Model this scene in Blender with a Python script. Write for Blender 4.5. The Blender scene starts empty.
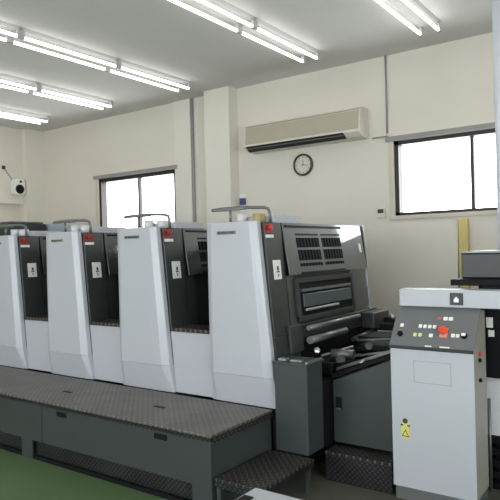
import bpy, bmesh, math, random
from mathutils import Vector, Matrix
random.seed(7)
S = bpy.context.scene
col = S.collection

# ------------------------------------------------------------------ camera
yaw, pitch, roll, H = .621897, -.00064, -.0254938, 1.6
fw = Vector((-math.sin(yaw)*math.cos(pitch), math.cos(yaw)*math.cos(pitch), math.sin(pitch)))
rt = Vector((math.cos(yaw), math.sin(yaw), 0)); up = rt.cross(fw)
r2 = math.cos(roll)*rt + math.sin(roll)*up; u2 = -math.sin(roll)*rt + math.cos(roll)*up
cam = bpy.data.cameras.new('camera'); co = bpy.data.objects.new('camera', cam); col.objects.link(co)
m = Matrix((r2, u2, -fw)).transposed().to_4x4(); m.translation = Vector((0, 0, H))
co.matrix_world = m
cam.sensor_width = 36; cam.lens = 599.14*36/500; cam.clip_start = .05
S.camera = co
# ------------------------------------------------------------------ world (white overcast daylight)
w = bpy.data.worlds.new('overcast'); S.world = w; w.use_nodes = True
w.node_tree.nodes['Background'].inputs[0].default_value = (.95, .97, 1, 1)
w.node_tree.nodes['Background'].inputs[1].default_value = 6.6
def portal(loc, sx, sy, rot):
    l = bpy.data.lights.new('window_portal', 'AREA'); l.shape = 'RECTANGLE'; l.size = sx; l.size_y = sy
    l.cycles.is_portal = True
    o = bpy.data.objects.new('window_portal', l); o.location = loc; o.rotation_euler = rot; col.objects.link(o)
TUBE = 2.7
# ------------------------------------------------------------------ exposure
S.view_settings.view_transform = 'Standard'; S.view_settings.look = 'None'
S.view_settings.gamma = 1; S.view_settings.use_curve_mapping = False
S.view_settings.exposure = 0.68

# ================================================================== materials
def srgb(r, g, b):
    f = lambda c: (c/255/12.92) if c/255 <= .04045 else ((c/255+.055)/1.055)**2.4
    return (f(r), f(g), f(b), 1)
def mat(name, c, rough=.5, metal=0, var=.06, scale=6, bump=0, bscale=80, spec=.5, coat=0):
    m = bpy.data.materials.new(name); m.use_nodes = True
    n, l = m.node_tree.nodes, m.node_tree.links; b = n['Principled BSDF']
    c = srgb(*c)
    tc = n.new('ShaderNodeTexCoord'); nz = n.new('ShaderNodeTexNoise')
    nz.inputs['Scale'].default_value = scale; nz.inputs['Detail'].default_value = 4
    l.new(tc.outputs['Object'], nz.inputs['Vector'])
    mx = n.new('ShaderNodeMix'); mx.data_type = 'RGBA'
    mx.inputs[6].default_value = tuple(min(1, v*(1-var)) for v in c[:3])+(1,)
    mx.inputs[7].default_value = tuple(min(1, v*(1+var)) for v in c[:3])+(1,)
    l.new(nz.outputs['Fac'], mx.inputs[0]); l.new(mx.outputs[2], b.inputs['Base Color'])
    b.inputs['Roughness'].default_value = rough; b.inputs['Metallic'].default_value = metal
    b.inputs['Specular IOR Level'].default_value = spec
    if coat: b.inputs['Coat Weight'].default_value = coat; b.inputs['Coat Roughness'].default_value = .12
    if bump:
        n2 = n.new('ShaderNodeTexNoise'); n2.inputs['Scale'].default_value = bscale
        l.new(tc.outputs['Object'], n2.inputs['Vector'])
        bp = n.new('ShaderNodeBump'); bp.inputs['Strength'].default_value = bump; bp.inputs['Distance'].default_value = .01
        l.new(n2.outputs['Fac'], bp.inputs['Height']); l.new(bp.outputs['Normal'], b.inputs['Normal'])
    return m
def plate_mat(name, base, bar, plane, pitch=.036, worn=0):
    """raised lozenge tread plate"""
    m = bpy.data.materials.new(name); m.use_nodes = True
    n, l = m.node_tree.nodes, m.node_tree.links; b = n['Principled BSDF']
    tc = n.new('ShaderNodeTexCoord'); sp = n.new('ShaderNodeSeparateXYZ'); l.new(tc.outputs['Object'], sp.inputs[0])
    def M(op, a, bb=None):
        x = n.new('ShaderNodeMath'); x.operation = op
        for i, v in enumerate((a, bb)):
            if v is None: continue
            if isinstance(v, (int, float)): x.inputs[i].default_value = v
            else: l.new(v, x.inputs[i])
        return x.outputs[0]
    A = sp.outputs[plane[0]]; B = sp.outputs[plane[1]]
    u = M('DIVIDE', M('ADD', A, B), pitch*1.414); v = M('DIVIDE', M('SUBTRACT', A, B), pitch*1.414)
    fu, fv = M('FLOOR', u), M('FLOOR', v)
    par = M('PINGPONG', M('ADD', fu, fv), 1)
    a = M('SUBTRACT', M('SUBTRACT', u, fu), .5); c = M('SUBTRACT', M('SUBTRACT', v, fv), .5)
    def ell(p, q): return M('SUBTRACT', 1, M('ADD', M('POWER', M('ABSOLUTE', M('DIVIDE', p, .46)), 2), M('POWER', M('ABSOLUTE', M('DIVIDE', q, .17)), 2)))
    e1, e2 = ell(a, c), ell(c, a)
    e = M('ADD', M('MULTIPLY', e1, par), M('MULTIPLY', e2, M('SUBTRACT', 1, par)))
    h = M('MINIMUM', M('MAXIMUM', M('MULTIPLY', e, 2.5), 0), 1)
    nz = n.new('ShaderNodeTexNoise'); nz.inputs['Scale'].default_value = 5; nz.inputs['Detail'].default_value = 5
    l.new(tc.outputs['Object'], nz.inputs['Vector'])
    mx = n.new('ShaderNodeMix'); mx.data_type = 'RGBA'
    mx.inputs[6].default_value = srgb(*base); mx.inputs[7].default_value = srgb(*bar); l.new(h, mx.inputs[0])
    m2 = n.new('ShaderNodeMix'); m2.data_type = 'RGBA'; m2.blend_type = 'MULTIPLY'; m2.inputs[0].default_value = .45+worn
    rp = n.new('ShaderNodeValToRGB'); rp.color_ramp.elements[0].position = .35; rp.color_ramp.elements[1].position = .65
    rp.color_ramp.elements[0].color = (.55, .52, .5, 1); rp.color_ramp.elements[1].color = (1, 1, 1, 1)
    l.new(nz.outputs['Fac'], rp.inputs[0]); l.new(mx.outputs[2], m2.inputs[6]); l.new(rp.outputs[0], m2.inputs[7])
    l.new(m2.outputs[2], b.inputs['Base Color'])
    b.inputs['Roughness'].default_value = .42; b.inputs['Metallic'].default_value = .55
    bp = n.new('ShaderNodeBump'); bp.inputs['Strength'].default_value = .8; bp.inputs['Distance'].default_value = .004
    l.new(h, bp.inputs['Height']); l.new(bp.outputs['Normal'], b.inputs['Normal'])
    return m
def emit(name, c, s):
    m = bpy.data.materials.new(name); m.use_nodes = True; n = m.node_tree.nodes; l = m.node_tree.links
    b = n['Principled BSDF']; b.inputs['Base Color'].default_value = (.9, .9, .9, 1)
    b.inputs['Emission Color'].default_value = c; b.inputs['Emission Strength'].default_value = s
    return m
def glass(name):
    m = bpy.data.materials.new(name); m.use_nodes = True; n = m.node_tree.nodes; l = m.node_tree.links
    n.clear(); o = n.new('ShaderNodeOutputMaterial'); t = n.new('ShaderNodeBsdfTransparent'); g = n.new('ShaderNodeBsdfGlossy')
    t.inputs[0].default_value = (.96, .98, .98, 1); g.inputs['Roughness'].default_value = .02
    x = n.new('ShaderNodeMixShader'); x.inputs[0].default_value = .07; l.new(t.outputs[0], x.inputs[1]); l.new(g.outputs[0], x.inputs[2]); l.new(x.outputs[0], o.inputs[0])
    return m
M_wall = mat('cream_wall_paint', (222, 216, 205), .85, var=.05, scale=1.5, bump=.15, bscale=60, spec=.2)
M_wall_l = mat('cream_pillar_paint', (226, 222, 211), .85, var=.03, scale=1.5, spec=.2)
M_niche = mat('pinkish_plaster', (205, 192, 180), .9, spec=.2)
M_ceil = mat('ceiling_board', (222, 219, 217), .9, var=.05, scale=1.2, bump=.3, bscale=120, spec=.2)
M_floor = mat('green_floor_paint', (82, 106, 70), .5, var=.14, scale=2.2, bump=.1, bscale=30)
M_alu = mat('dark_bronze_frame', (52, 46, 42), .45, .4)
M_trimg = mat('grey_window_trim', (150, 148, 146), .6)
M_trimb = mat('beige_jamb', (208, 200, 184), .6)
M_glass = glass('window_glass')
M_white = mat('light_grey_enamel', (178, 180, 187), .35, var=.02, scale=3, coat=.15)
M_kick = mat('grey_enamel', (186, 188, 196), .35, var=.02)
M_dark = mat('dark_grey_green_enamel', (54, 58, 57), .38, var=.05, scale=4, coat=.15)
M_gloss = mat('glossy_grey_enamel', (50, 54, 53), .4, var=.05, scale=4, coat=1)
M_gloss.node_tree.nodes['Principled BSDF'].inputs['Coat Roughness'].default_value = .05
M_dark2 = mat('charcoal_enamel', (42, 45, 45), .4, var=.06)
M_base = mat('dark_slate_enamel', (56, 61, 61), .42, var=.08, scale=3)
M_matte = mat('matte_charcoal', (58, 61, 60), .6, spec=.25)
M_black = mat('black_metal', (15, 15, 18), .6, var=.2, spec=.2)
M_vent = mat('slotted_vent', (30, 32, 33), .85, spec=.1)
_n, _l = M_vent.node_tree.nodes, M_vent.node_tree.links
_w = _n.new('ShaderNodeTexWave'); _w.bands_direction = 'Y'; _w.inputs['Scale'].default_value = 6.5
_t = [x for x in _n if x.type == 'TEX_COORD'][0]; _l.new(_t.outputs['Object'], _w.inputs['Vector'])
_r = _n.new('ShaderNodeValToRGB'); _r.color_ramp.elements[0].color = srgb(10, 10, 12); _r.color_ramp.elements[1].color = srgb(40, 42, 43)
_r.color_ramp.elements[0].position = .35; _r.color_ramp.elements[1].position = .6
_l.new(_w.outputs['Fac'], _r.inputs[0]); _l.new(_r.outputs[0], _n['Principled BSDF'].inputs['Base Color'])
M_navy = mat('blue_black_roller', (28, 31, 42), .35, var=.2)
M_chrome = mat('brushed_steel', (178, 180, 182), .3, .9)
M_steel = mat('grey_steel', (120, 122, 122), .4, .6)
M_bluegrey = mat('smoked_guard', (78, 86, 94), .2, .2)
M_red = mat('red_plastic', (196, 40, 34), .35)
M_orange = mat('orange_red_plastic', (224, 74, 44), .35)
M_lab = mat('white_label', (232, 232, 228), .6, var=.01)
M_labdark = mat('label_ink', (60, 56, 58), .6)
M_brown = mat('dark_red_sticker', (128, 52, 44), .5)
M_dred = mat('worn_red_plastic', (140, 44, 38), .5)
M_yel = mat('yellow_sticker', (208, 202, 112), .5)
M_olive = mat('olive_nameplate', (150, 148, 104), .5)
M_npl = mat('grey_nameplate', (120, 122, 122), .45, .3)
M_panel = mat('console_panel_grey', (104, 104, 106), .42, var=.04)
M_beige = mat('console_side_grey', (150, 148, 138), .5)
M_ac = mat('ivory_plastic', (216, 212, 200), .5, var=.02)
M_acg = mat('beige_grille', (178, 170, 152), .6, var=.03)
M_btn = mat('pale_button', (236, 240, 228), .4, var=.01)
M_btng = mat('pale_green_button', (208, 220, 150), .4, var=.01)
M_btnr = mat('dull_red_button', (180, 104, 92), .4, var=.01)
M_wood = mat('yellow_timber', (214, 194, 124), .6, var=.12, scale=9)
M_board = mat('grey_board', (224, 220, 208), .8, var=.07, scale=3)
M_pole = mat('pale_grey_pipe', (214, 218, 226), .45, var=.02)
M_paper = mat('stacked_paper', (214, 214, 218), .8, var=.02, scale=20)
M_clockf = mat('clock_face', (206, 206, 188), .5, var=.02)
M_clockr = mat('brown_clock_rim', (84, 62, 52), .4)
M_canw = mat('white_canister', (214, 212, 216), .5)
M_tan = mat('tan_metal', (176, 158, 112), .5)
M_blue = mat('blue_plastic', (66, 74, 130), .5)
M_fix = mat('white_fixture_enamel', (176, 176, 174), .6)
M_sock = mat('grey_lamp_socket', (176, 176, 176), .5)
M_tube = emit('lit_fluorescent_tube', (1, .985, .95, 1), TUBE)
M_tread = plate_mat('tread_plate_top', (116, 111, 106), (146, 141, 136), (0, 1))
M_tread2 = plate_mat('tread_plate_step', (58, 55, 55), (120, 113, 110), (0, 1))
M_treadv = plate_mat('tread_plate_upright', (48, 47, 50), (88, 85, 88), (0, 2), .026, .2)
M_treadv2 = plate_mat('tread_plate_side_lip', (58, 56, 56), (110, 106, 102), (1, 2), .030)

# ================================================================== mesh helpers
def bm_new(): return bmesh.new()
def box(bm, x0, x1, y0, y1, z0, z1, bev=0):
    t = bmesh.new()
    v = [t.verts.new((x, y, z)) for z in (z0, z1) for y in (y0, y1) for x in (x0, x1)]
    for f in ((0, 2, 3, 1), (4, 5, 7, 6), (0, 1, 5, 4), (2, 6, 7, 3), (0, 4, 6, 2), (1, 3, 7, 5)): t.faces.new([v[i] for i in f])
    if bev: bmesh.ops.bevel(t, geom=t.edges[:], offset=bev, segments=2, affect='EDGES', profile=.5)
    join(bm, t); return bm
def join(bm, t):
    me = bpy.data.meshes.new('tmp'); t.to_mesh(me); t.free(); bm.from_mesh(me); bpy.data.meshes.remove(me)
def prism(bm, pts, axis, a0, a1, bev=0):
    """extrude polygon; axis 0: pts=(y,z), 1: pts=(x,z), 2: pts=(x,y)"""
    t = bmesh.new()
    def P(p, a): return {0: (a, p[0], p[1]), 1: (p[0], a, p[1]), 2: (p[0], p[1], a)}[axis]
    A = [t.verts.new(P(p, a0)) for p in pts]; B = [t.verts.new(P(p, a1)) for p in pts]
    t.faces.new(A); t.faces.new(B[::-1])
    for i in range(len(pts)):
        j = (i+1) % len(pts); t.faces.new((A[j], A[i], B[i], B[j]))
    bmesh.ops.recalc_face_normals(t, faces=t.faces[:])
    if bev: bmesh.ops.bevel(t, geom=t.edges[:], offset=bev, segments=2, affect='EDGES', profile=.5)
    join(bm, t); return bm
def tube(bm, pts, r, n=12, r_end=None):
    pts = [Vector(p) for p in pts]; rings = []
    for i, p in enumerate(pts):
        d = (pts[min(i+1, len(pts)-1)]-pts[max(i-1, 0)]).normalized()
        a = d.cross(Vector((0, 0, 1)) if abs(d.z) < .9 else Vector((1, 0, 0))).normalized(); b = d.cross(a)
        rr = r if r_end is None else r+(r_end-r)*i/(len(pts)-1)
        rings.append([bm.verts.new(p+rr*(math.cos(2*math.pi*k/n)*a+math.sin(2*math.pi*k/n)*b)) for k in range(n)])
    for A, B in zip(rings, rings[1:]):
        for k in range(n): f = bm.faces.new((A[k], A[(k+1) % n], B[(k+1) % n], B[k])); f.smooth = True
    bm.faces.new(rings[0][::-1]); bm.faces.new(rings[-1]); return bm
def lathe(bm, prof, c, ax, n=28):
    """prof list of (radius, distance along ax) about point c"""
    ax = Vector(ax).normalized(); a = ax.cross(Vector((0, 0, 1)) if abs(ax.z) < .9 else Vector((1, 0, 0))).normalized(); b = ax.cross(a); c = Vector(c)
    rings = []
    for r, h in prof:
        if r < 1e-6: rings.append([bm.verts.new(c+ax*h)])
        else: rings.append([bm.verts.new(c+ax*h+r*(math.cos(2*math.pi*k/n)*a+math.sin(2*math.pi*k/n)*b)) for k in range(n)])
    for A, B in zip(rings, rings[1:]):
        for k in range(n):
            j = (k+1) % n
            if len(A) == 1 and len(B) == 1: continue
            if len(A) == 1: bm.faces.new((A[0], B[k], B[j]))
            elif len(B) == 1: bm.faces.new((A[k], A[j], B[0]))
            else: bm.faces.new((A[k], A[j], B[j], B[k]))
    for R in (rings[0], rings[-1]):
        if len(R) > 1: bm.faces.new(R)
    return bm
def mesh_obj(name, bm, m, parent=None, org=(0, 0, 0), pos=None):
    bmesh.ops.recalc_face_normals(bm, faces=bm.faces[:])
    bmesh.ops.translate(bm, verts=bm.verts[:], vec=-Vector(org))
    me = bpy.data.meshes.new(name); bm.to_mesh(me); bm.free()
    me.materials.append(m); o = bpy.data.objects.new(name, me); col.objects.link(o)
    if parent is not None: o.parent = parent
    if pos is not None: o.location = pos
    return o
def tag(o, label=None, cat=None, group=None, kind=None):
    for k, v in (('label', label), ('category', cat), ('group', group), ('kind', kind)):
        if v: o[k] = v
    return o
class Thing:
    """an Empty at the thing's base; parts are given in world coordinates"""
    def __init__(s, name, label, cat, org, group=None):
        s.o = bpy.data.objects.new(name, None); s.o.empty_display_size = .1; col.objects.link(s.o); s.o.location = org; s.org = Vector(org)
        tag(s.o, label, cat, group)
    def part(s, name, bm, m, parent=None, label=None):
        o = mesh_obj(name, bm, m, parent or s.o, s.org)
        if label: o['label'] = label
        return o
def single(name, bm, m, label, cat, org, group=None, kind=None):
    o = mesh_obj(name, bm, m, None, org, org); return tag(o, label, cat, group, kind)
def struct(name, bm, m, parent=None):
    o = mesh_obj(name, bm, m, parent)
    if parent is None: o['kind'] = 'structure'
    return o
def copy_tree(o, parent=None, skip=()):
    c = o.copy(); col.objects.link(c); c.parent = parent
    for ch in list(o.children):
        if ch.name.split('.')[0] not in skip: copy_tree(ch, c)
    return c

# ================================================================== structure
XL, XR, YB, YF, C = -9.3, 3.6, -4.0, 6.58, 3.8
b = bm_new(); box(b, XL-.3, XR+.2, YB-.2, YF+.2, -.1, 0); struct('floor', b, M_floor)
b = bm_new(); box(b, XL-.3, XR+.2, YB-.2, YF+.2, C, C+.1); struct('ceiling', b, M_ceil)
# wall with the windows and the air conditioner
WL = (-7.74, -6.03, 1.94, 2.82); WR = (-2.645, -1.36, 1.945, 2.80)
b = bm_new()
for x0, x1, z0, z1 in ((XL-.3, WL[0], 0, C), (WL[0], WL[1], 0, WL[2]), (WL[0], WL[1], WL[3], C), (WL[1], WR[0], 0, C),
                       (WR[0], WR[1], 0, WR[2]), (WR[0], WR[1], WR[3], C), (WR[1], XR+.2, 0, C)):
    box(b, x0, x1, YF, YF+.18, z0, z1)
struct('wall_back', b, M_wall)
# left wall with a shallow recess low down
b = bm_new(); box(b, XL-.2, XL, YB, YF, 2.49, C); box(b, XL-.2, XL, 6.22, YF, 0, 2.49); box(b, XL-.2, XL-.13, YB, 6.22, 0, 2.49)
struct('wall_left', b, M_wall)
# the walls out of view, with windows added to let daylight in
RW = (-2.6, 2.6, .95, 2.6)
b = bm_new()
for y0, y1, z0, z1 in ((YB, RW[0], 0, C), (RW[0], RW[1], 0, RW[2]), (RW[0], RW[1], RW[3], C), (RW[1], YF, 0, C)): box(b, XR, XR+.18, y0, y1, z0, z1)
struct('wall_right', b, M_wall)
FW = (-7.0, 1.6, .95, 2.7)
b = bm_new()
for x0, x1, z0, z1 in ((XL-.3, FW[0], 0, C), (FW[0], FW[1], 0, FW[2]), (FW[0], FW[1], FW[3], C), (FW[1], XR+.2, 0, C)): box(b, x0, x1, YB-.18, YB, z0, z1)
struct('wall_front', b, M_wall)
portal(((WL[0]+WL[1])/2, YF+.19, (WL[2]+WL[3])/2), WL[1]-WL[0], WL[3]-WL[2], (-math.pi/2, 0, 0))
portal(((WR[0]+WR[1])/2, YF+.19, (WR[2]+WR[3])/2), WR[1]-WR[0], WR[3]-WR[2], (-math.pi/2, 0, 0))
portal((XR+.19, (RW[0]+RW[1])/2, (RW[2]+RW[3])/2), RW[3]-RW[2], RW[1]-RW[0], (0, math.pi/2, 0))
portal(((FW[0]+FW[1])/2, YB-.19, (FW[2]+FW[3])/2), FW[1]-FW[0], FW[3]-FW[2], (math.pi/2, 0, 0))

b = bm_new(); box(b, -2.32, -.9, 2.9, 5.6, 0, .004); struct('floor_shade_patch', b, mat('shaded_floor_olive', (78, 78, 68), .7, var=.15, scale=5))  # thin dark sheet on the floor, its colour stands in for shade here
# pillars and trims
b = bm_new(); box(b, -5.30, -4.872, 6.39, YF, 0, C); struct('trim_1', b, M_wall_l)
b = bm_new(); box(b, -6.02, -5.70, 6.55, YF, 0, C); struct('trim_2', b, M_wall_l)
b = bm_new(); box(b, XL, XL+.10, 6.22, YF, 0, C); struct('trim_3', b, M_wall_l)
b = bm_new(); tube(b, [(-5.665, 6.56, 0), (-5.665, 6.56, C)], .018); struct('trim_4', b, M_trimg)
b = bm_new(); tube(b, [(-2.715, 6.567, 2.9), (-2.715, 6.567, C)], .011); struct('trim_5', b, M_trimg)
b = bm_new(); tube(b, [(-2.9, 6.568, 2.868), (-2.71, 6.568, 2.868)], .009); struct('trim_6', b, M_trimg)

def window(n, W, mull, top=.045, trims=True):
    x0, x1, z0, z1 = W
    b = bm_new(); box(b, x0+.05, x1-.05, YF+.125, YF+.131, z0+.05, z1-.05); o = struct('window_%d' % n, b, M_glass)
    f = bm_new(); y0, y1 = YF+.05, YF+.12
    box(f, x0, x1, y0-.045, y1, z1-top, z1); box(f, x0, x1, y0-.045, y1, z0, z0+.035); box(f, x0, x0+.05, y0-.045, y1, z0, z1); box(f, x1-.05, x1, y0-.045, y1, z0, z1)
    for mx in mull: box(f, mx-.018, mx+.018, y0, y1-.01, z0+.03, z1-.03)
    struct('window_frame', f, M_alu, o)
    if trims:
        t = bm_new(); box(t, x0-.09, x1+.06, YF-.045, YF, z1, z1+.055, .004); struct('window_head', t, M_trimg, o)
        t = bm_new(); box(t, x0-.06, x1+.06, YF-.03, YF, z0-.045, z0, .003); box(t, x0-.06, x0, YF-.02, YF, z0, z1); box(t, x1, x1+.06, YF-.02, YF, z0, z1)
        struct('window_casing', t, M_trimb, o)
window(1, WL, (-6.87,), .06); window(2, WR, (-1.79,))
def unseen_window(n, y, x0, x1, z0, z1, k, along):
    b = bm_new(); f = bm_new()
    if along == 'x':
        box(b, x0, x1, y, y+.005, z0, z1); B = lambda a0, a1, c0, c1: box(f, a0, a1, y+.01, y+.05, c0, c1)
    else:
        box(b, y, y+.005, x0, x1, z0, z1); B = lambda a0, a1, c0, c1: box(f, y-.05, y-.01, a0, a1, c0, c1)
    o = struct('window_%d' % n, b, M_glass)
    for i in range(k+1): xx = x0+(x1-x0)*i/k; B(max(x0, xx-.03), min(x1, xx+.03), z0, z1)
    B(x0, x1, z0, z0+.05); B(x0, x1, z1-.05, z1)
    struct('window_frame', f, M_alu, o)
unseen_window(3, YB-.12, FW[0], FW[1], FW[2], FW[3], 5, 'x'); unseen_window(4, XR+.12, RW[0], RW[1], RW[2], RW[3], 3, 'y')

# ================================================================== footboard platform
PX0, PX1, PY0, PY1 = -8.0, -2.33, 2.79, 3.47
T = Thing('footboard_platform', 'long raised footboard with tread plate top and dark slate sides along the press', 'platform', (-5, PY0, 0))
b = bm_new(); box(b, PX0, PX1, PY0, PY1, .462, .48, .004)
T.part('tread_top', b, M_tread)
b = bm_new(); box(b, PX0, PX1-.004, PY0+.001, PY0+.012, .438, .462); T.part('front_lip', b, M_treadv)
b = bm_new(); box(b, PX1-.012, PX1, PY0+.013, PY1, .425, .4625); T.part('end_lip', b, M_treadv2)
b = bm_new()
box(b, PX0, PX1-.012, PY0+.014, PY0+.024, .15, .44); box(b, -2.50, PX1-.012, PY0+.014, PY0+.024, .0, .15)
box(b, -4.30, -4.16, PY0+.014, PY0+.024, .0, .15); box(b, -4.05, -4.03, PY0+.010, PY0+.02, .15, .435)
T.part('front_panel', b, M_base)
b = bm_new(); box(b, PX1-.024, PX1-.013, PY0+.026, PY1, 0, .45); T.part('end_panel', b, M_base)
b = bm_new(); box(b, PX0, -2.5, PY0+.05, PY0+.06, .03, .17); T.part('kick_plate', b, M_treadv)
b = bm_new(); box(b, PX0, -2.5, PY0+.02, PY0+.045, 0, .03); T.part('bottom_rail', b, M_black)
for hx in (-3.78, -2.76, -4.75):
    b = bm_new(); box(b, hx-.055, hx+.055, PY0+.006, PY0+.0135, .383, .42, .003); T.part('hand_slot', b, M_black)
for hx, hy in ((-3.075, 3.12), (-4.07, 3.08)):
    b = bm_new(); box(b, hx-.05, hx+.05, hy-.016, hy+.016, .4801, .482, .0008); T.part('lifting_slot', b, M_black)

# ================================================================== printing units
X0 = -2.85
LEAN = 0
def sx(z, off=0): return -2.405+off+(.085+LEAN)*(1.8-z)       # the leaning operator-right side
def sp(bm, y0, y1, z0, z1, o0, o1, bev=0):
    """slab lying on the leaning side plane between offsets o0 and o1"""
    t = bmesh.new()
    v = [t.verts.new((sx(z, o), y, z)) for z in (z0, z1) for y in (y0, y1) for o in (o0, o1)]
    for f in ((0, 2, 3, 1), (4, 5, 7, 6), (0, 1, 5, 4), (2, 6, 7, 3), (0, 4, 6, 2), (1, 3, 7, 5)): t.faces.new([v[i] for i in f])
    bmesh.ops.recalc_face_normals(t, faces=t.faces[:])
    if bev: bmesh.ops.bevel(t, geom=t.edges[:], offset=bev, segments=2, affect='EDGES', profile=.5)
    join(bm, t)
T4 = Thing('printing_unit', 'printing unit at the right end of the press, its side grille in full view', 'printing unit', (X0, 3.45, 0), 'printing units in a row')
YO = 3.52
rows = ((1.805, 3.45, .022, .372, -.036, .425), (.70, 3.44, .022, .475, -.036, .532), (.482, 3.49, .01, .505, -.036, .556))
b = bm_new(); R = []
for z, yf, a, c, e, g in rows:
    R.append([b.verts.new((X0+q, y, z)) for q, y in ((e, YO), (e, 3.475 if z > .6 else 3.5), (a, yf), (c, yf), (g, 3.475 if z > .6 else 3.5), (g, YO))])
for A, B in zip(R[:2], R[1:2]):
    for k in range(6): b.faces.new((A[k], A[(k+1) % 6], B[(k+1) % 6], B[k]))
b.faces.new(R[0]); b.faces.new(R[1][::-1])
bmesh.ops.recalc_face_normals(b, faces=b.faces[:])
bmesh.ops.bevel(b, geom=[e for e in b.edges if abs(e.verts[0].co.z-e.verts[1].co.z) > .3 or min(v.co.z for v in e.verts) > 1.79], offset=.006, segments=2, affect='EDGES', profile=.5)
T4.part('front_cover', b, M_white)
b = bm_new(); R = []
for z, yf, a, c, e, g in ((.698,)+rows[1][1:], rows[2]):
    R.append([b.verts.new((X0+q, y, z)) for q, y in ((e, YO), (e, 3.475 if z > .6 else 3.5), (a, yf), (c, yf), (g, 3.475 if z > .6 else 3.5), (g, YO))])
for k in range(6): b.faces.new((R[0][k], R[0][(k+1) % 6], R[1][(k+1) % 6], R[1][k]))
b.faces.new(R[0]); b.faces.new(R[1][::-1]); T4.part('kick_cover', b, M_white)
b = bm_new(); box(b, X0+.085, X0+.255, 3.441, 3.449, 1.715, 1.74, .002); npl = T4.part('nameplate', b, M_npl)
b = bm_new()
for i, ww in enumerate((.018, .010, .016, .012, .014, .008, .015, .012)): xx = X0+.095+i*.019; box(b, xx, xx+ww*.8, 3.4385, 3.4405, 1.72, 1.734)
T4.part('lettering', b, M_labdark, npl)
# machine body: trapezoid in x-z
b = bm_new(); prism(b, ((X0+.012, .0), (sx(0, -.012), 0), (sx(1.79, -.012), 1.79), (X0+.012, 1.79)), 1, YO+.002, 5.15)
T4.part('machine_body', b, M_dark2)
b = bm_new(); sp(b, YO+.003, 3.745, .975, 1.795, -.012, .004, .003); T4.part('side_panel', b, M_dark)
b = bm_new(); sp(b, YO+.003, 3.745, .55, .974, -.012, .004, .001); T4.part('lower_side_panel', b, M_dark)
LEAN = .09
b = bm_new(); sp(b, 3.76, 5.10, 1.40, 1.795, -.012, .0, .003)
LEAN = 0
sp(b, 3.76, 3.86, .6, 1.40, -.012, .0, .003); sp(b, 4.82, 5.17, .9, 1.40, -.012, .0, .003); upper = T4.part('grille_panel', b, M_gloss)
LEAN = .09
b = bm_new(); sp(b, 3.80, 4.70, 1.762, 1.778, 0, .006); T4.part('top_groove', b, M_black, upper)
for (ya, yb) in ((3.93, 4.28), (4.33, 4.66)):
    for i, (za, zb) in enumerate(((1.70, 1.715), (1.607, 1.682), (1.507, 1.588), (1.462, 1.486))):
        b = bm_new(); sp(b, ya, yb, za, zb, 0, .002, 0); T4.part('vent', b, M_vent if i else M_black, upper)
b = bm_new(); sp(b, 3.93, 4.66, 1.405, 1.42, 0, .006); T4.part('lower_groove', b, M_black, upper)
b = bm_new(); sp(b, 5.00, 5.03, 1.55, 1.63, 0, .008); T4.part('catch', b, M_lab, upper)
LEAN = 0
# rim along the back edge
b = bm_new(); sp(b, 5.145, 5.165, .9, 1.80, -.012, .012); T4.part('edge_rim', b, M_chrome)
# guard recess
b = bm_new()
sp(b, 3.86, 4.82, 1.335, 1.375, -.01, .022, .004); sp(b, 3.86, 3.90, 1.06, 1.335, -.01, .022, .004); sp(b, 4.78, 4.82, 1.06, 1.335, -.01, .022, .004)
sp(b, 3.86, 4.82, 1.05, 1.085, -.01, .022, .004); gf = T4.part('guard_frame', b, M_matte)
b = bm_new(); sp(b, 3.90, 4.78, 1.085, 1.335, -.011, .004); T4.part('guard_recess', b, M_black, gf)
b = bm_new(); sp(b, 3.93, 4.76, 1.268, 1.288, .004, .02); T4.part('upper_bar', b, M_steel, gf)
b = bm_new(); sp(b, 3.95, 4.76, 1.15, 1.25, .005, .02, .003); T4.part('smoked_window', b, M_bluegrey, gf)
b = bm_new(); sp(b, 3.96, 4.50, 1.12, 1.138, .005, .03, .004); T4.part('pull_bar', b, M_chrome, gf)
# controls
cz, cy = 1.755, 3.575
b = bm_new(); sp(b, cy-.055, cy+.055, cz-.042, cz+.028, .004, .010); T4.part('warning_sticker', b, M_brown)
nrm = (1, 0, .085); c0 = Vector((sx(cz, .008), cy-.005, cz))
b = bm_new(); lathe(b, ((.014, 0), (.014, .01), (.022, .013), (.024, .022), (.018, .028), (0, .029)), c0, nrm); T4.part('emergency_stop_button', b, M_red)
b = bm_new(); sp(b, cy-.045, cy+.055, 1.682, 1.705, .004, .009, .001); T4.part('switch_label', b, M_lab)
b = bm_new(); sp(b, 3.59, 3.69, 1.38, 1.52, .004, .007); pl = T4.part('safety_label', b, M_lab)
b = bm_new(); sp(b, 3.635, 3.655, 1.445, 1.475, .007, .0085); sp(b, 3.628, 3.662, 1.43, 1.44, .007, .0085); sp(b, 3.64, 3.65, 1.40, 1.42, .007, .0085); T4.part('pictogram', b, M_labdark, pl)
# top: guard rail and ink fountain covers
b = bm_new(); zr = 1.905
tube(b, [(-2.93, 3.60, zr+.004), (-2.85, 3.6, zr+.01), (-2.66, 3.6, zr+.012), (-2.45, 3.6, zr), (-2.41, 3.6, zr-.012), (-2.395, 3.6, zr-.05), (-2.395, 3.6, 1.79)], .012, 10)
tube(b, [(-2.755, 3.6, zr+.005), (-2.755, 3.6, 1.80)], .010, 10)
box(b, -2.90, -2.62, 3.585, 3.615, zr-.008, zr+.012, .004)
T4.part('guard_rail', b, M_steel)
b = bm_new(); box(b, -2.74, -2.42, 3.70, 4.05, 1.79, 1.85, .006); T4.part('ink_fountain_cover', b, M_white)
b = bm_new(); tube(b, [(-2.70, 3.67, 1.79), (-2.70, 3.67, 1.872)], .042, 16); T4.part('ink_canister', b, M_canw)
b = bm_new(); tube(b, [(-2.54, 3.67, 1.79), (-2.54, 3.67, 1.866)], .05, 16); T4.part('ink_canister', b, M_tan, label='tan canister')

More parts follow.
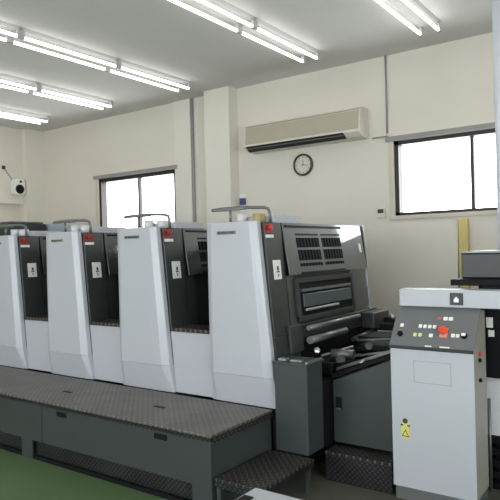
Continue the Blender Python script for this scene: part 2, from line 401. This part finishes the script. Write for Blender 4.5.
P = .985
gap_parts = []
specs = [(1, 'third printing unit from the left, white front with grey nameplate', 'grey'),
         (2, 'second printing unit from the left, white front with an olive nameplate', 'olive'),
         (3, 'leftmost printing unit, cut off by the left edge of the photo', 'none')]
units = []
for k, lab, _ in specs:
    o = copy_tree(T4.o, None, ('guard_frame', 'edge_rim', 'lower_side_panel')); o.location = (X0-P*k, 3.45, 0); o['label'] = lab; units.append(o)
    for ch in o.children:
        if ch.data and ch.data.materials[0] == M_tan: ch.data = ch.data.copy(); ch.data.materials[0] = M_canw; ch['label'] = 'white canister'
        if ch.name.startswith('emergency'): ch.data = ch.data.copy(); ch.data.materials[0] = M_dred
        if ch.name.startswith('nameplate') and k == 2:
            ch.data = ch.data.copy(); ch.data.materials[0] = M_olive; ch['label'] = 'olive nameplate'
            for g in ch.children: g.data = g.data.copy(); g.data.materials[0] = M_labdark
    # cover, walkway and rollers between this unit and the next, local to the unit
    org = o.location
    def part(name, bm, m, par=o, org=org): return mesh_obj(name, bm, m, par, org)
    xa, xb = X0-P*k+.43, X0-P*(k-1)-.04
    b = bm_new(); prism(b, ((sx(.962)-P*k-.006, .962), (sx(.482)-P*k-.004, .482), (xb, .482), (xb, .962)), 1, 3.5205, 3.54, .001); part('lower_cover', b, M_white)
    b = bm_new(); box(b, sx(1)-P*k+.02, xb, 3.505, 3.75, .966, .995, .003); part('ledge', b, M_tread2)
    b = bm_new(); prism(b, ((sx(.0)-P*k+.01, .0), (xb, .0), (xb, 1.60), (sx(1.6)-P*k+.01, 1.60)), 1, 4.35, 4.9); part('cylinder_housing', b, M_black)
    for zz, yy, rr, mm in ((1.50, 4.2, .06, M_navy), (1.36, 4.12, .075, M_navy), (1.20, 4.08, .085, M_navy), (1.66, 4.2, .04, M_steel), (1.08, 4.1, .04, M_black)):
        b = bm_new(); tube(b, [(sx(zz)-P*k+.02, yy, zz), (xb, yy, zz)], rr, 20); part('roller', b, mm)
    b = bm_new(); box(b, xb-.10, xb-.005, 3.95, 4.0, 1.0, 1.72); 
    for zz in (1.1, 1.22, 1.34, 1.46, 1.58): box(b, xb-.12, xb-.004, 3.93, 3.95, zz, zz+.05)
    part('ladder_guard', b, M_navy)

# infeed tower at the far left end of the press
F = Thing('infeed_hood', 'dark grey hooded infeed end standing behind the leftmost printing unit', 'machine', (-6.6, 3.6, 0))
b = bm_new(); prism(b, ((3.55, 0), (4.6, 0), (4.6, 1.985), (4.1, 1.985), (3.55, 1.88)), 0, -7.6, -6.42, .01); F.part('body', b, M_dark2)
b = bm_new(); box(b, -7.58, -6.44, 4.12, 4.58, 1.986, 2.01, .01); F.part('lid', b, M_steel)
b = bm_new(); prism(b, ((-6.9, 1.80), (-5.85, 1.80), (-5.85, 1.93), (-6.2, 1.985), (-6.9, 2.0)), 1, 4.64, 4.67, .005); F.part('rear_guard', b, mat('pale_blue_guard', (158, 168, 174), .4))

# ================================================================== end section: cabinets, rollers, steps
G = Thing('sheet_feeder_end', 'dark grey end cabinets with black roller mechanism below the side guards', 'machine', (-2.0, 3.6, 0))
b = bm_new(); box(b, -2.278, -2.022, 3.43, 3.64, .222, .815, .004); box(b, -2.285, -2.015, 3.425, 3.66, .815, .832, .003); ca = G.part('front_cabinet', b, M_base)
b = bm_new(); box(b, -2.26, -2.20, 3.45, 3.50, .832, .85, .003); box(b, -2.17, -2.08, 3.46, 3.50, .832, .845, .003); box(b, -2.04, -2.02, 3.44, 3.64, .832, .842); G.part('top_latch', b, M_chrome, ca)
b = bm_new(); box(b, -2.275, -2.03, 3.66, 4.9, .21, .66, .004); G.part('side_base', b, M_black)
b = bm_new(); sp(b, 3.68, 3.85, .84, 1.04, .012, .04, .005); G.part('bracket_block', b, M_dark)
b = bm_new(); prism(b, ((-2.022, .222), (-1.53, .222), (-1.53, .857), (-2.022, .655)), 1, 3.79, 4.6, .004); cb = G.part('side_cabinet', b, M_base)
b = bm_new(); box(b, -1.998, -1.955, 3.782, 3.792, .455, .545, .002); hd = G.part('handle', b, M_black, cb)
b = bm_new(); box(b, -1.995, -1.958, 3.778, 3.783, .456, .468); G.part('handle_edge', b, M_steel, cb)
b = bm_new(); prism(b, ((-2.03, .67), (-1.53, .87), (-1.53, .895), (-2.03, .70)), 1, 3.80, 3.87, .003); G.part('cover_seal', b, M_black, cb)
# rollers and bars across the end face
b = bm_new(); tube(b, [(-2.24, 3.84, 1.01), (-2.24, 4.70, 1.01)], .019, 16); G.part('delivery_roller', b, M_steel)
b = bm_new(); tube(b, [(-2.23, 3.84, .92), (-2.23, 4.42, .92)], .028, 16); G.part('delivery_roller', b, M_steel)
b = bm_new(); sp(b, 3.86, 5.22, .90, 1.03, .0, .035, .004); G.part('upper_beam', b, M_dark2)
b = bm_new(); sp(b, 3.86, 5.2, .67, .90, .0, .03); G.part('mechanism_back', b, M_black)
b = bm_new(); sp(b, 4.86, 5.20, .885, 1.02, .036, .16, .01); G.part('bearing_housing', b, M_dark)
b = bm_new(); box(b, -2.18, -2.05, 5.06, 5.2, .90, .96, .01); G.part('end_block', b, M_black)
b = bm_new(); tube(b, [(-2.10, 5.03, .985), (-2.05, 5.03, .955)], .02, 12, .012); G.part('bright_knob', b, M_chrome)
b = bm_new(); lathe(b, ((0, 0), (.018, .004), (.024, .015), (.02, .03), (0, .035)), (-2.19, 3.87, .84), (.7, -1, .5)); G.part('end_cap', b, M_chrome)
b = bm_new(); box(b, -2.24, -1.42, 4.95, 5.45, .86, .92, .006); G.part('delivery_table', b, M_black)
b = bm_new()
tube(b, [(-2.22, 3.9, .72), (-1.5, 4.05, .80)], .03, 10); tube(b, [(-2.22, 4.2, .78), (-1.45, 4.4, .86)], .025, 10)
box(b, -2.24, -2.06, 3.86, 4.9, .67, .76, .01); box(b, -2.05, -1.6, 4.3, 4.8, .70, .84, .01); box(b, -2.2, -1.95, 4.55, 4.9, .76, .86, .01)
G.part('roller_mechanism', b, M_black)
b = bm_new(); tube(b, [(-2.15, 4.02, .80), (-1.98, 4.06, .80)], .035, 14)
G.part('drive_shaft', b, M_steel)
b = bm_new(); tube(b, [(-1.78, 4.3, .865), (-1.58, 4.34, .895)], .02, 10); G.part('drive_shaft', b, M_steel)
b = bm_new(); tube(b, [(-1.84, 3.84, .79), (-1.80, 3.86, .80)], .014, 10); tube(b, [(-1.75, 4.28, .885), (-1.71, 4.25, .91)], .02, 10); G.part('chain_bolt', b, M_chrome)
b = bm_new(); prism(b, ((-2.05, .70), (-1.53, .90), (-1.53, .925), (-2.05, .725)), 1, 3.9, 3.93, .003); G.part('guide_rail', b, M_steel)

for p, q, r, mm, nm in (((-2.2, 3.95, .79), (-2.06, 4.2, .83), .012, M_steel, 'linkage_rod'), ((-2.1, 4.35, .86), (-1.8, 4.45, .87), .010, M_steel, 'linkage_rod'),
                    ((-1.95, 4.0, .80), (-1.6, 4.12, .86), .009, M_steel, 'linkage_rod'), ((-2.2, 4.5, .84), (-2.2, 4.9, .86), .02, M_dark, 'guide_shaft')):
    b = bm_new(); tube(b, [p, q], r, 10); G.part(nm, b, mm)
for p, r in (((-2.03, 3.94, .775), .035), ((-1.90, 4.15, .86), .03), ((-1.66, 4.2, .87), .025)):
    b = bm_new(); lathe(b, ((r*.4, -.012), (r*.4, 0), (r, .001), (r, .016), (r*.5, .018), (0, .019)), p, (.3, -1, .3), 18); G.part('gear_wheel', b, M_dark2)
St = Thing('entry_step', 'small tread plate step below the footboard corner', 'step', (-2.15, 3.1, 0))
b = bm_new(); box(b, -2.322, -1.975, 2.81, 3.415, .2, .218, .003); St.part('tread', b, M_tread2)
b = bm_new(); box(b, -2.322, -1.975, 2.81, 2.82, .165, .2); box(b, -1.985, -1.975, 2.82, 3.415, .165, .2); St.part('lip', b, M_treadv)
for lx, ly in ((-2.3, 2.83), (-2.0, 2.83), (-2.0, 3.38), (-2.3, 3.38)):
    b = bm_new(); box(b, lx-.014, lx+.014, ly-.012, ly+.012, 0, .2); St.part('leg', b, M_base)
S2 = Thing('side_step', 'wide low tread plate step between the end cabinets and the control console', 'step', (-1.7, 3.6, 0))
b = bm_new(); box(b, -2.012, -1.53, 3.645, 3.785, .185, .203, .003); box(b, -2.012, -1.53, 3.632, 3.645, .185, .2045); S2.part('tread', b, M_tread2)
b = bm_new(); box(b, -2.01, -1.53, 3.636, 3.65, 0, .185); S2.part('riser', b, M_treadv)

# ================================================================== control console
K = Thing('control_console', 'light grey control console with sloping button panel and wide white hood', 'control console', (-1.26, 3.72, 0))
b = bm_new(); box(b, -1.505, -1.01, 3.61, 3.88, 0, .085, .003); K.part('plinth', b, M_steel)
b = bm_new(); box(b, -1.515, -1.002, 3.60, 3.612, .087, .957, .003); cf = K.part('cabinet_door', b, M_white)
b = bm_new(); x0, x1, z0, z1 = -1.365, -1.135, .752, .888
for q in ((x0, x1, z1-.003, z1), (x0, x1, z0, z0+.003), (x0, x0+.003, z0, z1), (x1-.003, x1, z0, z1)): box(b, q[0], q[1], 3.5985, 3.600, q[2], q[3])
K.part('access_hatch', b, M_trimg, cf)
b = bm_new(); prism(b, ((3.612, .087), (3.88, .087), (3.88, 1.19), (3.79, 1.19), (3.612, .955)), 0, -1.513, -1.004, .002); K.part('cabinet_body', b, M_beige)
# sloping panel
A = Vector((0, 3.598, .958)); Bv = Vector((0, 3.790, 1.205)); d = (Bv-A); L = d.length; d.normalize(); nn = Vector((0, -d.z, d.y))
def cp(x, s, h): return Vector((x, 0, 0))+A+d*(s*L)+nn*h
def slab(bm, x0, x1, s0, s1, h0, h1, bev=0):
    t = bmesh.new(); v = [t.verts.new(cp(x, s, h)) for h in (h0, h1) for s in (s0, s1) for x in (x0, x1)]
    for f in ((0, 2, 3, 1), (4, 5, 7, 6), (0, 1, 5, 4), (2, 6, 7, 3), (0, 4, 6, 2), (1, 3, 7, 5)): t.faces.new([v[i] for i in f])
    bmesh.ops.recalc_face_normals(t, faces=t.faces[:])
    if bev: bmesh.ops.bevel(t, geom=t.edges[:], offset=bev, segments=2, affect='EDGES', profile=.5)
    join(bm, t)
b = bm_new(); slab(b, -1.522, -1.0, 0, 1, .0, .012, .004); pn = K.part('button_panel', b, M_panel)
b = bm_new(); slab(b, -1.522, -1.0, -.02, .035, .0, .018, .004); K.part('panel_edge', b, M_dark2, pn)
b = bm_new(); slab(b, -1.29, -1.25, .05, .075, .012, .016); slab(b, -1.20, -1.14, .05, .075, .012, .016); K.part('name_strip', b, M_lab, pn)
def button(x, s, m, w=.013): 
    b = bm_new(); slab(b, x-w, x+w, s-.038, s+.038, .012, .02, .002); K.part('button', b, m, pn)
for x in (-1.345, -1.315, -1.285, -1.255): button(x, .50, M_btn, .0105)
button(-1.465, .50, M_btn, .011)
for x in (-1.367, -1.335): button(x, .30, M_btng, .0105)
button(-1.267, .30, M_btn, .012)
button(-1.235, .70, M_btnr, .012); button(-1.198, .70, M_btn, .013); button(-1.165, .70, M_btn, .013)
button(-1.133, .33, M_btn, .011); button(-1.105, .33, M_btn, .011)
def rnd(name, x, s, prof, m, par): 
    b = bm_new(); lathe(b, prof, cp(x, s, .012), nn, 20); return K.part(name, b, m, par)
es = rnd('emergency_stop_button', -1.192, .40, ((.012, 0), (.012, .014), (.026, .018), (.028, .032), (.022, .040), (0, .042)), M_orange, pn)
b = bm_new(); slab(b, -1.216, -1.168, .28, .50, .012, .014, .0005); K.part('stop_button_plate', b, mat('pale_orange_plate', (222, 150, 128), .5), pn)
rnd('selector_knob', -1.464, .30, ((.017, 0), (.017, .012), (.012, .02), (0, .021)), M_black, pn)
rnd('key_switch', -1.068, .34, ((.019, 0), (.019, .010), (.010, .011), (.009, .02), (0, .021)), M_black, pn)
b = bm_new(); slab(b, -1.080, -1.056, .31, .37, .03, .034); K.part('key_switch_plate', b, M_btn, pn)
# hood bar
b = bm_new(); box(b, -1.505, -.30, 3.745, 3.885, 1.208, 1.318, .006); hb = K.part('hood', b, M_white)
b = bm_new(); box(b, -1.175, -1.095, 3.738, 3.746, 1.225, 1.30, .003); bd = K.part('badge', b, M_dark2, hb)
b = bm_new(); prism(b, ((-1.15, 1.243), (-1.12, 1.243), (-1.12, 1.262), (-1.135, 1.278), (-1.15, 1.262)), 1, 3.735, 3.7385); K.part('badge_mark', b, M_btn, bd)
# caution sticker: triangle below a bar and a round head shape
b = bm_new(); box(b, -1.455, -1.400, 3.5975, 3.6, .395, .465); box(b, -1.448, -1.405, 3.5975, 3.6, .465, .515, .001); ct = K.part('caution_sticker', b, M_yel, cf)
b = bm_new(); yv = 3.5968
prism(b, ((-1.452, .405), (-1.403, .405), (-1.4275, .452)), 1, yv, 3.5974)
box(b, -1.458, -1.44, yv, 3.5974, .472, .482); box(b, -1.415, -1.396, yv, 3.5974, .470, .480)
lathe(b, ((.0001, 0), (.017, .0002), (.017, .0008)), (-1.4275, yv, .503), (0, 1, 0), 16)
K.part('caution_mark', b, M_labdark, ct)
b = bm_new(); prism(b, ((-1.443, .411), (-1.412, .411), (-1.4275, .441)), 1, 3.5960, 3.5967); K.part('caution_triangle', b, M_yel, ct)
# sockets on the side
for z, mm in ((.94, M_red), (.90, M_black), (.78, M_black)):
    b = bm_new(); lathe(b, ((.012, 0), (.012, .012), (.008, .016), (0, .017)), (-1.004, 3.72, z), (1, 0, 0), 14); K.part('socket', b, mm)

K.o.location.x += .01
# ================================================================== delivery machine at the right edge
Dm = Thing('delivery_machine', 'black framed delivery machine behind the control console at the right edge', 'machine', (-.6, 4.4, 0))
b = bm_new(); box(b, -1.16, .6, 4.95, 5.05, 0, 1.32, .004); Dm.part('back_frame', b, M_black)
b = bm_new(); box(b, -1.255, .6, 4.05, 5.05, 1.325, 1.366, .004); Dm.part('top_ledge', b, M_black)
b = bm_new(); box(b, -1.225, .55, 4.2, 4.9, 1.367, 1.535, .008); hh = Dm.part('top_hood', b, M_dark2)
b = bm_new(); box(b, -1.228, .553, 4.195, 4.905, 1.536, 1.550, .003); Dm.part('hood_lid', b, M_steel, hh)
b = bm_new(); box(b, -1.14, -1.10, 4.3, 4.94, 0, 1.32, .004); Dm.part('side_frame', b, M_black)
b = bm_new(); box(b, -1.045, .5, 4.03, 4.05, .735, 1.324); Dm.part('front_guard', b, M_black)
for (a, c, z0, z1) in ((-1.025, -.983, 1.058, 1.125), (-1.014, -.976, 1.0, 1.043)):
    b = bm_new(); box(b, a, c, 4.024, 4.03, z0, z1, .002); Dm.part('white_label', b, M_lab)
b = bm_new(); tube(b, [(-1.02, 4.03, .0), (-1.02, 4.03, .60)], .010, 10); Dm.part('front_rod', b, M_steel)
b = bm_new()
for z0 in (0, .075, .15, .225, .30): box(b, -1.06, .4, 4.07, 4.9, z0, z0+.045)
for x in (-1.0, -.35, .3): box(b, x, x+.06, 4.1, 4.88, 0, .345)
single('pile_board', b, M_black, 'black slatted pile stand on the floor carrying the white paper stack', 'pallet', (-.3, 4.5, 0))
b = bm_new(); box(b, -1.05, .36, 4.09, 4.88, .347, .722, .003)
single('paper_stack', b, M_paper, 'tall white paper stack inside the black delivery machine', 'paper stack', (-.3, 4.5, .347))

# ================================================================== items on the back wall
AC = Thing('air_conditioner', 'long ivory wall air conditioner with beige grille above the clock', 'air conditioner', (-3.75, 6.5, 2.87))
b = bm_new(); prism(b, ((6.33, 2.93), (6.42, 2.885), (6.578, 2.87), (6.578, 3.225), (6.42, 3.225), (6.36, 3.19)), 0, -4.60, -2.955, .006); AC.part('casing', b, M_ac)
b = bm_new(); box(b, -4.57, -2.96, 6.335, 6.346, 3.182, 3.192)
prism(b, ((6.352, 3.175), (6.323, 2.965), (6.330, 2.965), (6.36, 3.175)), 0, -4.57, -2.97); g = AC.part('front_grille', b, M_acg)
b = bm_new()
for i in range(13):
    t = i/12; yy = 6.3205+(6.3490-6.3205)*t; zz = 2.972+.196*t; box(b, -4.565, -2.975, yy, yy+.004, zz, zz+.005)
AC.part('grille_fins', b, mat('pale_grille_fin', (190, 183, 165), .6), g)
b = bm_new(); prism(b, ((6.326, 2.935), (6.40, 2.872), (6.42, 2.88), (6.34, 2.94)), 0, -4.56, -3.16); AC.part('air_outlet', b, M_dark2)
b = bm_new(); box(b, -4.55, -3.17, 6.345, 6.36, 2.905, 2.912); AC.part('louvre', b, M_steel)

CK = Thing('wall_clock', 'round wall clock with brown rim below the air conditioner', 'clock', (-3.86, 6.578, 2.655))
cc = Vector((-3.845, 6.578, 2.655))
b = bm_new(); lathe(b, ((.118, 0), (.14, -.002), (.14, -.03), (.128, -.042), (.116, -.03), (.116, -.012)), cc, (0, 1, 0), 36); CK.part('rim', b, M_clockr)
b = bm_new(); lathe(b, ((0, -.006), (.117, -.006), (.117, -.016), (0, -.016)), cc, (0, 1, 0), 36); fc = CK.part('face', b, M_clockf)
b = bm_new()
for k in range(12):
    a = math.radians(30*k); p = cc+Vector((math.sin(a)*.098, 0, math.cos(a)*.098)); box(b, p.x-.004, p.x+.004, cc.y-.018, cc.y-.0165, p.z-.007, p.z+.007)
CK.part('hour_marks', b, M_labdark, fc)
b = bm_new()
def hand(a, ln, w):
    a = math.radians(a); u = Vector((math.sin(a), 0, math.cos(a))); v = Vector((u.z, 0, -u.x)); y = cc.y-.021
    q = [cc-u*.015-v*w, cc-u*.015+v*w, cc+u*ln+v*w*.6, cc+u*ln-v*w*.6]
    prism(b, [(p.x, p.z) for p in q], 1, y-.001, y+.001)
hand(100, .07, .004); hand(5, .06, .0035)
CK.part('hands', b, M_labdark, fc)

b = bm_new(); box(b, -2.865, -2.765, 6.55, 6.578, 1.93, 2.045, .004); TH = Thing('thermostat', 'small ivory wall controller with dark display left of the right window', 'controller', (-2.815, 6.578, 1.93))
TH.part('case', b, M_ac)
b = bm_new(); box(b, -2.85, -2.78, 6.546, 6.55, 1.985, 2.03); TH.part('display', b, M_labdark)
BX = Thing('wall_switch_box', 'small blue and white switch box on the pillar edge above the end printing unit', 'switch', (-4.80, 6.578, 2.24))
b = bm_new(); box(b, -4.85, -4.75, 6.55, 6.578, 2.30, 2.36, .004); BX.part('cover', b, M_lab)
b = bm_new(); box(b, -4.84, -4.76, 6.54, 6.578, 2.21, 2.295, .004); BX.part('switch_body', b, M_blue)

SP = Thing('wall_horn_speaker', 'white wall speaker with round black cone high on the left wall', 'speaker', (XL, 6.07, 2.65))
b = bm_new(); prism(b, ((5.97, 2.66), (6.0, 2.64), (6.13, 2.64), (6.17, 2.68), (6.17, 2.87), (6.13, 2.91), (6.0, 2.91), (5.97, 2.87)), 0, XL+.002, XL+.14, .012); SP.part('housing', b, M_lab)
b = bm_new(); lathe(b, ((.078, 0), (.078, .012), (.06, .006), (0, .003)), (XL+.14, 6.06, 2.735), (1, 0, 0), 24); SP.part('cone', b, M_black)
b = bm_new(); lathe(b, ((.02, 0), (.02, .01), (0, .011)), (XL+.14, 6.08, 2.865), (1, 0, 0), 14); SP.part('lens', b, M_black)
b = bm_new(); tube(b, [(XL+.01, 6.0, 2.91), (XL+.01, 5.93, 3.0), (XL+.01, 5.86, 3.09)], .005, 8); SP.part('cable', b, M_steel)
b = bm_new(); box(b, XL+.002, XL+.02, 5.82, 5.88, 3.07, 3.13, .003)
single('wall_hook', b, M_labdark, 'small dark fitting on the left wall where the speaker cable ends', 'wall fitting', (XL, 5.85, 3.07))

b = bm_new()
t = [(-3.35, 6.40, .02), (-1.93, 6.40, .02), (-1.93, 6.548, 1.865), (-3.35, 6.548, 1.865)]
vs = [b.verts.new(p) for p in t]+[b.verts.new((p[0], p[1]+.02, p[2])) for p in t]
for f in ((0, 1, 2, 3), (7, 6, 5, 4), (0, 4, 5, 1), (1, 5, 6, 2), (2, 6, 7, 3), (3, 7, 4, 0)): b.faces.new([vs[i] for i in f])
single('plasterboard_sheet', b, M_board, 'large grey board leaning on the wall below the right window', 'board', (-2.6, 6.4, .0))
b = bm_new(); box(b, -1.915, -1.82, 6.50, 6.548, 0, 1.87, .003)
single('timber_batten', b, M_wood, 'yellow upright timber batten beside the leaning grey board', 'timber', (-1.87, 6.5, 0))
b = bm_new(); tube(b, [(-1.115, 5.0, 0), (-1.115, 5.0, C)], .07, 24)
PO = Thing('service_pipe', 'tall pale grey pipe from floor to ceiling in front of the right window', 'pipe', (-1.10, 5.3, 0))
bmesh.ops.translate(b, verts=b.verts[:], vec=(-.05, .3, 0)); PO.part('pipe', b, M_pole)
b = bm_new(); tube(b, [(-1.165, 5.3, C-.03), (-1.165, 5.3, C-.001)], .095, 24); PO.part('collar', b, M_pole)

# ================================================================== white work table near the camera
WT = Thing('work_table', 'white topped work table in the foreground, only its far corner in the frame', 'table', (-.75, 1.3, 0))
b = bm_new(); box(b, -1.25, -.25, .95, 1.74, .72, .75, .004); WT.part('table_top', b, M_white)
for lx, ly in ((-1.2, 1.69), (-.3, 1.69), (-1.2, 1.0), (-.3, 1.0)):
    b = bm_new(); box(b, lx-.02, lx+.02, ly-.02, ly+.02, 0, .72); WT.part('leg', b, M_steel)
b = bm_new(); box(b, -1.24, -1.20, 1.60, 1.66, .7505, .754, .001)
single('black_clip', b, M_black, 'small black clip on the white table corner', 'clip', (-1.22, 1.63, .75))

# ================================================================== fluorescent ceiling lights
L0 = Thing('fluorescent_light', 'x', 'ceiling light', (0, 0, C), None)
b = bm_new(); prism(b, ((-.105, -.002), (-.085, -.03), (.085, -.03), (.105, -.002)), 1, -.612, .612)
L0.part('fixture_body', b, M_fix)
for x in (-.09, .09):
    b = bm_new(); tube(b, [(x, -.575, -.095), (x, .575, -.095)], .0155, 16); L0.part('tube', b, M_tube)
    for s in (-1, 1):
        b = bm_new(); box(b, x-.014, x+.014, s*.598-.02, s*.598+.02, -.110, -.03, .003); L0.part('socket', b, M_sock)
for o in L0.o.children:      # parts were given about the origin, keep them there
    for v in o.data.vertices: v.co.z += C
rowx = [(-8.18, 'leftmost row'), (-6.69, 'second row from left'), (-5.21, 'third row from left'),
        (-3.32, 'fourth row from left'), (-1.965, 'fifth row from left'), (0.0, 'added sixth row, out of view'), (1.9, 'added row by the right wall, out of view')]  # last two rows lie outside the frame, added for more light
pos = ['end twin tube light by window wall', 'second twin tube light from window wall', 'third twin tube light from window wall', 'added unseen fourth twin tube light from window wall', 'added unseen fifth twin tube light from window wall', 'added unseen sixth twin tube light from window wall']  # fourth lamp onwards is out of view, added to light the room
first = True
for i, (x, rl) in enumerate(rowx):
    for j in range(6):
        y = 5.29-1.235*j
        if x < -6 and j > 2: continue
        if j > 2 and j % 2 == 0: continue
        if x > -.5 and j % 2: continue
        o = L0.o if first else copy_tree(L0.o); first = False
        o.location = (x, y, C); o['label'] = pos[j]+', '+rl; o['group'] = 'twin tube ceiling lights'
